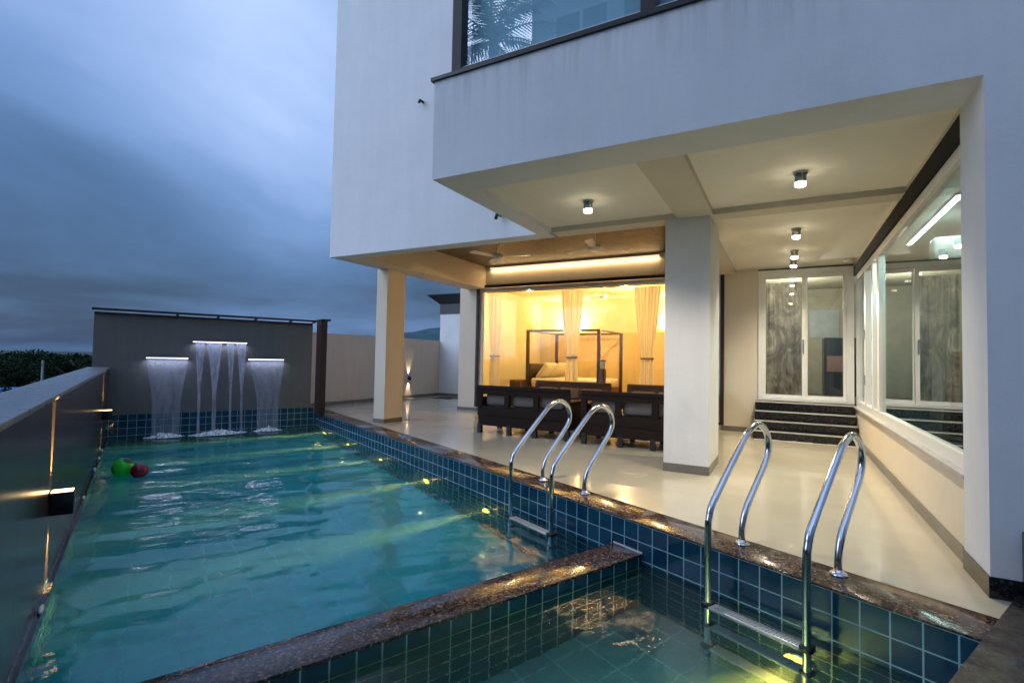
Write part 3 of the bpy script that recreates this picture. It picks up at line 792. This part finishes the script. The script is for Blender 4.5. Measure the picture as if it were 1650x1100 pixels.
hp('handle',M['steel'],(.265,.28,YB-.035,YB-.0005,1.5,1.75),parent=dw)
hp('door_reveal',M['blackmetal'],(-.463,1.048,YB-.02,YB-.001,3.051,3.075),parent=dw)
# long porch window
X=1.05
gw=hp('porch_window',M['white'],(X+.02,X+.10,4.335,4.40,.60,2.86),(X+.02,X+.10,8.10,8.24,.60,2.86),(X+.02,X+.10,8.62,8.72,.60,2.86),(X+.02,X+.10,9.35,9.50,.60,2.86),(X+.02,X+.10,10.42,10.55,.60,2.86),
    *[(X+.02,X+.10,y0,y1,.60,.70) for y0,y1 in ((4.40,8.10),(8.24,8.62),(8.72,9.35),(9.50,10.42))],
    *[(X+.02,X+.10,y0,y1,2.77,2.86) for y0,y1 in ((4.40,8.10),(8.24,8.62),(8.72,9.35),(9.50,10.42))])
hp('sill',plain('grey_sill',(.42,.41,.39),.4),(X-.035,X+.2,4.33,10.55,.571,.599),parent=gw)
hp('pane',M['tealglass'],(X+.055,X+.063,4.40,8.10,.70,2.77),parent=gw)
hp('pane',M['glass'],(X+.055,X+.063,8.24,8.62,.70,2.77),(X+.055,X+.063,8.72,9.35,.70,2.77),(X+.055,X+.063,9.50,10.42,.70,2.77),parent=gw)
hp('shutter_track',M['matteblack'],(X-.012,X+.12,4.335,10.58,2.865,3.026),parent=gw)
hp('handle',M['steel'],(X+.0,X+.019,9.39,9.42,1.0,1.15),(X+.0,X+.019,9.39,9.42,1.7,1.85),parent=gw)
# upper window
us=hp('upper_window',M['brownframe'],(-2.85,-2.745,3.90,4.02,4.022,5.89),(-1.02,-.91,3.90,4.02,4.022,5.89),(.88,.99,3.90,4.02,4.022,5.89),(2.8,2.91,3.90,4.02,4.022,5.89),
   *[(x0,x1,3.90,4.02,4.022,4.075) for x0,x1 in ((-2.745,-1.02),(-.91,.88),(.99,2.8))],*[(x0,x1,3.90,4.02,5.8,5.89) for x0,x1 in ((-2.745,-1.02),(-.91,.88),(.99,2.8))])
hp('sill',M['blackmetal'],(-3.05,7.5,3.835,4.3,3.986,4.02),parent=us)
for x0,x1 in ((-2.744,-1.021),(-.909,.879),(.991,2.799)):
    hp('pane',M['upglass'],(x0,x1,3.955,3.963,4.105,5.8),parent=us)
    hp('inner_frame',M['white'],(x0,x1,3.935,3.985,4.0755,4.105),parent=us)
    hp('veil_sheet',M['veil'],(x0+.01,x1-.01,4.06,4.066,4.03,5.78),parent=us)  # pale sheet added behind the glass to lighten and veil its reflections
hp('side_pane',M['upglass'],(-2.83,-2.82,4.03,6.19,4.03,5.88),parent=us)
hp('upper_room',plain('pale_upper_room',(.55,.66,.70),.9),(-2.78,7.4,6.0,6.15,4.03,5.89),(-2.78,7.4,4.3,6.0,5.86,5.89),(-2.78,7.4,4.3,6.0,3.99,4.01),parent=us)
# pipes / cut wires poking out of the wall
b=MB(); b.tube([(-5.07,6.2,5.34),(-5.07,6.12,5.34),(-5.07,6.10,5.29)],.02,8); part('drain_stub',b,M['blackmetal'],H)
b=MB(); b.tube([(-3.6,6.2,3.35),(-3.6,6.1,3.36),(-3.6,6.06,3.27)],.025,8); part('drain_stub',b,M['blackmetal'],H)
# bedroom
hp('bedroom_wall',M['roomwall'],(-7.3,-7.1,YB+.2,15.2,.001,3.3),(-7.1,-1.0,15.0,15.2,.001,3.3),(-1.2,-1.0,YB+.2,15.0,.001,3.3),(-7.1,-1.2,YB+.2,15.0,3.2,3.3))
hp('bedroom_floor',M['wood'],(-7.1,-1.2,YB+.2,15.0,.002,.02))
hp('panelling',plain('ochre_panelling',(.74,.55,.25),.5,var=.05,scale=3,stretch=(4,4,.3)),(-6.7,-1.7,14.93,14.999,.02,2.15))
# cool room to the right and hall behind the sliding door
hp('side_room_wall',M['coolwall'],(4.6,4.8,4.36,YB+.2,.001,3.2),(1.25,4.6,YB,YB+.2,.001,3.2),(1.25,4.6,4.36,4.5,.001,3.2))
hp('side_room_ceiling',M['white'],(1.25,4.6,4.5,YB,2.98,3.1))
hp('side_room_floor',plain('dark_room_floor',(.06,.075,.07),.2),(1.25,4.6,4.5,YB,.002,.45))
hp('side_room_cupboard',plain('teal_cupboard',(.05,.14,.17),.4),(1.3,2.0,10.2,YB-.001,.45,2.6),(2.6,3.6,10.0,YB-.001,.45,2.9))
hp('hall_wall',plain('dim_hall',(.32,.32,.26),.8),(-.98,-.8,YB+.21,14,.001,3.3),(-.8,2.2,14,14.2,.001,3.3),(1.9,2.1,YB+.21,14,.001,3.3),(-.8,1.9,YB+.21,14,3.1,3.3))
hp('hall_floor',plain('hall_floor',(.15,.13,.10),.3),(-.8,1.9,YB+.21,14,.3,.62))
hp('hall_cabinet',plain('dark_blue_cabinet',(.015,.025,.035),.3),(.75,1.85,13.2,13.98,.621,1.9))
hp('hall_notice',plain('pink_panel',(.15,.10,.095),.6),(.80,1.15,13.16,13.199,1.15,1.5))
hp('hall_panel',plain('pale_blue_panel',(.30,.36,.40),.5),(.5,1.1,13.985,13.999,1.95,2.6))

# sheer curtain behind left leaf
def curtain(name,xc,w,zt,zb,y,mat,label,tie=None,seed=0,waist=.24,top_shift=0):
    n=40; m=24
    mb=MB(); vs=[]; fs=[]
    for side in (0,):
        for j in range(m+1):
            t=j/m; z=zt+(zb-zt)*t
            if tie:
                tt=(zt-tie)/(zt-zb)
                if t<tt: k=t/tt; ww=w*(1-(1-waist/w)*k**1.4)
                else: k=(t-tt)/(1-tt); ww=waist+(w*.66-waist)*k**.6
            else: ww=w
            for i in range(n+1):
                s=i/n*2-1
                fold=.022*math.sin(i*1.15+seed+.6*math.sin(i*.37+seed))+.012*math.sin(i*2.1+seed*2+t*2.5)+.010*math.sin(i*.5+t*4+seed)
                vs.append((xc+s*ww/2+top_shift*(1-t),y+fold*(ww/w*.7+.3)+(.006 if side else 0),z))
    W=n+1
    for j in range(m):
        for i in range(n):
            q=j*W+i; fs.append((q,q+W,q+W+1,q+1))
    mb.add(vs,fs,0,True)
    t=thing(name,label,'curtain',(xc,y,zb))
    part('drape',mb,mat,t)
    if tie:
        b=MB(); 
        ring=[(xc+waist*.56*math.cos(a),y+.06*math.sin(a),tie) for a in [k*2*PI/20 for k in range(21)]]
        b.tube(ring,.018,8,cap=False); part('tieback',b,M['tie'],t)
    return t
curtain('curtain',-6.42,.52,2.92,.22,YB+.30,M['curtain'],'cream curtain tied back at the left end of the verandah window',1.36,1)
curtain('curtain',-4.36,.56,2.92,.22,YB+.30,M['curtain'],'cream curtain tied in the middle of the verandah window beside the bed',1.36,2)
curtain('curtain',-2.63,.56,2.92,.22,YB+.30,M['curtain'],'cream curtain tied back right of the four poster bed near the big column',1.36,3)
curtain('sheer_curtain',-.04,.56,2.85,.66,YB+.28,M['sheer'],'pale blotchy curtain behind the left pane of the sliding door',None,4)

# bed
bd=thing('four_poster_bed','dark wood four poster bed with cream mattress seen through the verandah window','bed',(-5.3,13.5,.02))
bx0,bx1,by0,by1=-6.3,-4.25,12.5,14.5
for (x,y) in ((bx0,by0),(bx1,by0),(bx0,by1),(bx1,by1)):
    b=MB(); b.box(x-.04,x+.04,y-.04,y+.04,.02,2.11,bev=.006); part('post',b,M['darkwood'],bd)
b=MB(); b.box(bx0+.04,bx1-.04,by0-.02,by0+.02,2.06,2.11); b.box(bx0+.04,bx1-.04,by1-.02,by1+.02,2.06,2.11); b.box(bx0-.02,bx0+.02,by0+.04,by1-.04,2.06,2.11); b.box(bx1-.02,bx1+.02,by0+.04,by1-.04,2.06,2.11)
part('canopy_rail',b,M['darkwood'],bd)
b=MB(); b.box(bx0+.04,bx1-.04,by0+.0,by1,.25,.52); part('bed_base',b,M['wood'],bd)
b=MB(); b.box(bx0+.02,bx0+.08,by0+.05,by1-.05,.52,1.18,bev=.01); part('headboard',b,M['darkwood'],bd)
b=MB(); b.box(bx0+.09,bx1-.05,by0+.03,by1-.03,.522,.78,bev=.05); part('mattress',b,M['linen'],bd)
for k,y in enumerate((12.98,13.9)):
    mb=MB(); bm=bmesh.new(); bmesh.ops.create_cube(bm,size=1); bmesh.ops.subdivide_edges(bm,edges=list(bm.edges),cuts=6,use_grid_fill=True)
    for v in bm.verts:
        u,q=v.co.x*2,v.co.y*2; f=max(.08,(1-u*u)*(1-q*q))**.4
        v.co=Vector((v.co.x*.5,v.co.y*.72,v.co.z*.2*f))
    bmesh.ops.transform(bm,matrix=Matrix.Translation((bx0+.36,y,.985))@Matrix.Rotation(R(-52),4,'Y'),verts=bm.verts); mb.bm(bm,0,True)
    solo('pillow',mb,M['linen'],['cream pillow leaning on the headboard, nearer of the two','cream pillow leaning on the headboard, farther of the two'][k],'pillow',(bx0+.36,y,.79),group='pillows on the bed')
# bedroom furniture and lamps
b=MB(); b.box(-6.78,-6.42,12.35,12.85,.02,.72,bev=.01)
ns=thing('nightstand','small brown nightstand left of the bed headboard','nightstand',(-6.6,12.6,.02)); part('case',b,M['wood'],ns)
b=MB(); b.box(-6.75,-6.45,12.33,12.349,.40,.68); part('drawer',b,M['darkwood'],ns)
pd=thing('wooden_pedestal','narrow brown wooden pedestal standing in front of the bed','pedestal',(-3.81,11.5,.02))
b=MB(); b.box(-3.88,-3.74,11.43,11.57,.02,1.10,bev=.008); part('shaft',b,M['wood'],pd)
b=MB(); b.box(-3.92,-3.70,11.39,11.61,.02,.08); part('base',b,M['wood'],pd)
jr=thing('lidded_jar','small white jar with a dark lid on the wooden pedestal','jar',(-3.81,11.5,1.1))
b=MB(); b.lathe([(.05,1.101),(.062,1.13),(.062,1.25),(.05,1.28)],-3.81,11.5,18); part('body',b,M['aircon'],jr)
b=MB(); b.lathe([(.085,1.281),(.085,1.30),(.02,1.32)],-3.81,11.5,18); part('lid',b,M['blackmetal'],jr)
for (x,y,lb) in ((-5.95,14.72,'hidden warm lamp glowing on the panelling above the headboard'),(-2.75,14.6,'hidden warm lamp glowing on the bedroom wall right of the bed')):
    t=thing('panel_lamp',lb,'wall lamp',(x,y,2.16))
    b=MB(); b.box(x-.3,x+.3,14.86,14.93,2.16,2.19); part('ledge',b,M['wood'],t)
    b=MB(); b.box(x-.28,x+.28,14.88,14.92,2.192,2.21); part('tube',b,M['glow'],t)
    lamp('panel_lamp_light','AREA',(x,14.84,2.24),38,(1,.72,.32),aim=(0,.25,1),shape='RECTANGLE',size=.6,size_y=.05)
lamp('bedroom_ceiling_light','POINT',(-3.6,12.6,2.75),80,(1,.66,.28),shadow_soft_size=0)
lamp('bedroom_ceiling_light','POINT',(-6.0,11.9,2.75),36,(1,.66,.28),shadow_soft_size=0)

# ------------------------------------------------------------------ fittings
def downlight(x,y,lb,e=100):
    t=thing('ceiling_downlight',lb,'ceiling lamp',(x,y,ZP),group='surface mounted downlights')
    b=MB(); b.lathe([(.060,ZP-.001),(.060,ZP-.02),(.050,ZP-.03),(.048,ZP-.10)],x,y,24); part('housing',b,M['chrome'],t)
    b=MB(); b.lathe([(.047,ZP-.1005),(.046,ZP-.128),(.036,ZP-.135)],x,y,24); part('lens',b,M['down'],t)
    lamp('downlight_beam','SPOT',(x,y,ZP-.15),e,(1,.88,.66),aim=(0,0,-1),spot_size=R(125),spot_blend=.8,shadow_soft_size=.04)
downlight(-1.95,5.3,'downlight on the porch ceiling panel left of the big column')
downlight(.117,5.33,'nearest downlight on the right hand porch ceiling panel')
downlight(.117,7.55,'downlight beyond the cross beam, first of the row leading to the sliding door')
downlight(.115,9.0,'downlight second from the sliding door')
downlight(.11,9.8,'downlight closest to the sliding door',48)
b=MB(); b.lathe([(.09,ZP-.001),(.09,ZP-.03),(.05,ZP-.045)],.93,10.1,20)
solo('smoke_detector',b,M['white'],'small round white detector on the ceiling by the sliding door','detector',(.93,10.1,ZP))
sl=thing('strip_light','long glowing strip light above the verandah window','strip light',(-4.4,YB,3.5))
b=MB(); b.box(-6.40,-2.30,YB-.05,YB-.001,3.485,3.515); part('channel',b,M['white'],sl)
b=MB(); b.box(-6.39,-2.31,YB-.062,YB-.051,3.487,3.513); part('diffuser',b,M['strip'],sl)
lamp('strip_light_glow','AREA',(-4.35,YB-.032,3.483),9,(1,.68,.34),aim=(0,0,-1),shape='RECTANGLE',size=4.06,size_y=.02)
def fan(x,y,zt,zh,rot,lb):
    t=thing('ceiling_fan',lb,'ceiling fan',(x,y,zt),group='cream three bladed ceiling fans')
    b=MB(); b.lathe([(.06,zt-.001),(.05,zt-.05),(.013,zt-.06),(.013,zh+.06)],x,y,16); part('rod',b,M['whitefan'],t)
    b=MB(); b.lathe([(.03,zh+.07),(.10,zh+.04),(.11,zh-.02),(.06,zh-.06)],x,y,24); part('motor',b,M['whitefan'],t)
    for k in range(3):
        a=rot+k*2*PI/3; c,s=math.cos(a),math.sin(a)
        b=MB(); 
        pr=[(.10,-.03),(.2,-.055),(.62,-.07),(.64,0),(.62,.07),(.2,.055),(.10,.03)]
        top=[(x+c*u-s*v,y+s*u+c*v,zh+.006+v*.15) for u,v in pr]; bot=[(q[0],q[1],q[2]-.008) for q in top]
        n=len(pr); b.add(top+bot,[tuple(range(n)),tuple(range(2*n-1,n-1,-1))]+[(i,n+i,n+(i+1)%n,(i+1)%n) for i in range(n)])
        part('blade',b,M['whitefan'],t)
fan(-4.75,8.1,3.56,3.2,R(12),'cream ceiling fan over the left end of the verandah')
fan(-2.85,8.1,3.56,3.2,R(40),'cream ceiling fan over the middle of the verandah near the big column')
fan(-4.15,12.5,3.2,2.96,R(20),'cream ceiling fan inside the bedroom above the bed')

# sofas
def sofa(cmat,wk):
    w=1.72; d=.78
    t=thing('wicker_sofa','','sofa',(0,0,0),group='wicker sofas on the verandah')
    x0,x1=-w/2,w/2
    b=MB()
    n=3; bw_=(w-.08)/n
    b.box(x0,x1,-.025,.045,.76,.83,bev=.012)
    b.box(x0,x1,.0,.06,.30,.47,bev=.006)
    for k in range(n+1):
        x=x0+.04+k*bw_; b.box(x-.045,x+.045,-.02,.045,.46,.77)
    for k in range(n): 
        b.box(x0+.04+k*bw_+.045,x0+.04+(k+1)*bw_-.045,-.012,.03,.68,.765)
    part('back_frame',b,wk,t)
    b=MB(); b.box(x0+.02,x1-.02,.0605,d,.17,.36,bev=.01); b.box(x0+.02,x1-.02,-.002,.059,.14,.298); part('seat_base',b,wk,t)
    for x in (x0,x1):
        b=MB(); s=1 if x<0 else -1
        b.box(min(x,x+s*.09),max(x,x+s*.09),.062,d+.02,.56,.62,bev=.01); b.box(min(x,x+s*.07),max(x,x+s*.07),d-.08,d,.02,.56); b.box(min(x,x+s*.05)+.004,max(x,x+s*.05)+.004,.07,d-.08,.17,.56)
        part('arm',b,wk,t)
    for x in (x0+.04,x0+.62,x1-.62,x1-.04):
        for y in (.03,d-.06):
            b=MB(); b.box(x-.035,x+.035,y-.035,y+.035,.001,.169); part('leg',b,M['blackmetal'],t)
    for k in range(n):
        b=MB(); b.box(x0+.11+k*(w-.22)/n+.006,x0+.11+(k+1)*(w-.22)/n-.006,.10,d-.02,.361,.47,bev=.03); part('seat_cushion',b,cmat,t)
        b=MB(); b.box(x0+.11+k*(w-.22)/n+.012,x0+.11+(k+1)*(w-.22)/n-.012,.065,.20,.475,.70,bev=.05); part('back_cushion',b,cmat,t)
    return t
s1=sofa(M['cushion'],M['wicker']); s1.location=(-3.885,7.5,0); s1['label']='dark wicker sofa turned away, left of the pair facing the window'
s2=dup(s1); s2.location=(-1.95,7.47,0); s2['label']='dark wicker sofa turned away, partly hidden by the big column'
s3=sofa(M['cushbrown'],M['wickerbrown']); s3.location=(-4.05,10.2,0); s3.rotation_euler.z=PI; s3['label']='wicker sofa with brown cushions against the window below the bed'
s4=dup(s3); s4.location=(-1.98,10.2,0); s4['label']='wicker sofa with brown cushions against the window behind the big column'
ct=thing('coffee_table','low brown wooden table between the facing sofas','table',(-3.0,9.0,0))
b=MB(); b.box(-3.55,-2.45,8.75,9.25,.38,.42,bev=.006); part('top',b,M['wood'],ct)
for x in (-3.48,-2.52):
    for y in (8.81,9.19):
        b=MB(); b.box(x-.03,x+.03,y-.03,y+.03,.001,.379); part('leg',b,M['darkwood'],ct)

# side room fittings
ac=thing('air_conditioner','white wall mounted air conditioner inside the room right of the porch','air conditioner',(1.9,7.2,2.45))
b=MB(); b.box(1.42,2.3,7.0,7.22,2.47,2.72,bev=.03); part('casing',b,M['aircon'],ac)
b=MB(); b.box(1.46,2.26,6.985,7.01,2.475,2.50); part('outlet',b,M['greyplastic'],ac)
b=MB(); b.box(1.8,1.86,7.08,7.14,2.72,2.979); part('ceiling_bracket',b,M['greyplastic'],ac)
ls=thing('led_strip','bright cool white strip light on the ceiling behind the porch window','strip light',(1.46,7.4,2.95))
b=MB(); b.box(1.44,1.50,6.25,8.55,2.955,2.979); part('channel',b,M['white'],ls)
b=MB(); b.box(1.445,1.495,6.26,8.54,2.948,2.9545); part('diffuser',b,M['coolstrip'],ls)
lamp('led_strip_glow','AREA',(1.47,7.4,2.945),20,(.86,1,.97),aim=(0,0,-1),shape='RECTANGLE',size=.05,size_y=2.26)
lamp('side_room_fill','POINT',(3.0,8.2,2.7),9,(.85,1,.95),shadow_soft_size=0)  # added fill without a fixture, brightens the side room
st=thing('black_stand','black tapered floor stand inside the room behind the porch window','stand',(2.0,8.3,.45))
b=MB(); b.add([(1.78,8.15,.46),(2.22,8.15,.46),(2.22,8.45,.46),(1.78,8.45,.46),(1.86,8.2,1.45),(2.10,8.2,1.45),(2.10,8.4,1.45),(1.86,8.4,1.45)],[(0,3,2,1),(4,5,6,7),(0,1,5,4),(1,2,6,5),(2,3,7,6),(3,0,4,7)]); part('body',b,M['blackmetal'],st)
b=MB(); b.box(1.84,2.12,8.18,8.42,1.451,1.50); part('cap',b,M['blackmetal'],st)
b=MB(); ring=[(1.62+.17*math.cos(a),7.0+.17*math.sin(a),.50) for a in [k*2*PI/28 for k in range(29)]]; b.tube(ring,.022,10,cap=False)
solo('black_hoop',b,M['blackmetal'],'black hoop lying on the floor behind the porch window','hoop',(1.62,7.0,.45))
lamp('hall_fill','POINT',(.1,12.0,2.5),55,(1,.92,.74),shadow_soft_size=0)  # added fill without a fixture, lights the sheer curtain from behind

# black granite block at the right end of the deck
b=MB(); b.box(1.15,2.0,3.42,3.85,.001,.40,bev=.006)
solo('granite_block',b,M['black'],'black granite block against the front wall at the right edge','granite block',(1.5,3.6,0))

# ------------------------------------------------------------------ behind the camera: seen as reflections, plus an added wing for shade
def palm(x,y,h):
    random.seed(3)
    t=thing('palm_tree','tall palm whose fronds are mirrored in the upper window','palm tree',(x,y,GZ))
    b=MB(); pts=[(x+.25*math.sin(k*.4),y,GZ+(h-GZ)*k/9) for k in range(10)]
    b.tube(pts,[.24-.012*k for k in range(10)],10); part('trunk',b,M['bark'],t)
    c=Vector(pts[-1]); f=MB()
    for k in range(26):
        az=k*2.4+random.uniform(-.2,.2); el=random.uniform(-.35,1.2); L_=random.uniform(2.0,2.7)
        d=Vector((math.cos(az)*math.cos(el),math.sin(az)*math.cos(el),math.sin(el)))
        sp=[]; 
        for i in range(13):
            s=i/12; sp.append(c+d*L_*s+Vector((0,0,-1.0*L_*s*s*.55)))
        f.tube(sp,[.025*(1-.8*i/12) for i in range(13)],5)
        for i in range(1,13):
            for q in (0,.5):
                s=min(1,(i+q)/12.5); p0=sp[min(i,12)].lerp(sp[min(i+1,12)],q)
                tg=(sp[min(i+1,12)]-sp[i-1]).normalized(); sd=tg.cross(Vector((0,0,1))).normalized()
                ll=.62*(1-.55*abs(s-.4))*random.uniform(.8,1.1)
                for sg in (1,-1):
                    e=p0+sd*sg*ll*.75+tg*ll*.55+Vector((0,0,-.28*ll)); wv_=tg*.028
                    f.add([p0-wv_,p0+wv_,e],[(0,1,2)])
    part('fronds',f,M['palm'],t)
palm(-6.3,-2.6,9.2)
nb=thing('neighbour_house','white neighbouring house mirrored in the upper window','house',(-4,-11,GZ))
b=MB(); b.box(-8.6,-2.6,-15,-9,GZ,17.5); part('tower',b,M['facade'],nb)
b=MB(); b.box(-2.6,16,-15,-9.2,GZ,9); b.box(4.2,16,-9.2,-2.6,GZ,9); part('shade_wing',b,M['facade'],nb)  # unseen wing, added to keep sky light off the right facade
b=MB(); b.box(-8.9,-2.3,-15.3,-8.7,17.5,17.9); part('roof',b,M['facade'],nb)
for x in (-7.68,-5.1):
    for z in (5.15,8.75,12.35):
        b=MB(); b.box(x,x+2.2,-9.02,-8.94,z,z+.12); b.box(x,x+2.2,-9.02,-8.94,z+1.7,z+1.82); b.box(x,x+.12,-9.02,-8.94,z+.12,z+1.7); b.box(x+2.08,x+2.2,-9.02,-8.94,z+.12,z+1.7); b.box(x+1.05,x+1.17,-9.02,-8.94,z+.12,z+1.7)
        wn=part('window',b,M['white'],nb)
        b=MB(); b.box(x+.12,x+2.08,-9.01,-8.985,z+.12,z+1.7); part('pane',b,plain('dark_pane',(.05,.08,.11),.1),wn)

# ------------------------------------------------------------------ render settings
sc.render.engine='CYCLES'
cy=sc.cycles
cy.max_bounces=10; cy.diffuse_bounces=3; cy.glossy_bounces=5; cy.transmission_bounces=8; cy.transparent_max_bounces=16; cy.volume_bounces=1
cy.caustics_reflective=False; cy.caustics_refractive=True; cy.blur_glossy=.6
cy.sample_clamp_indirect=12.0; cy.sample_clamp_direct=0
cy.use_denoising=True
try: cy.denoiser='OPENIMAGEDENOISE'
except Exception: pass
cy.use_adaptive_sampling=True; cy.adaptive_threshold=.015
sc.view_settings.view_transform='Standard'; sc.view_settings.look='None'
sc.view_settings.exposure=1.0; sc.view_settings.gamma=1; sc.view_settings.use_curve_mapping=False
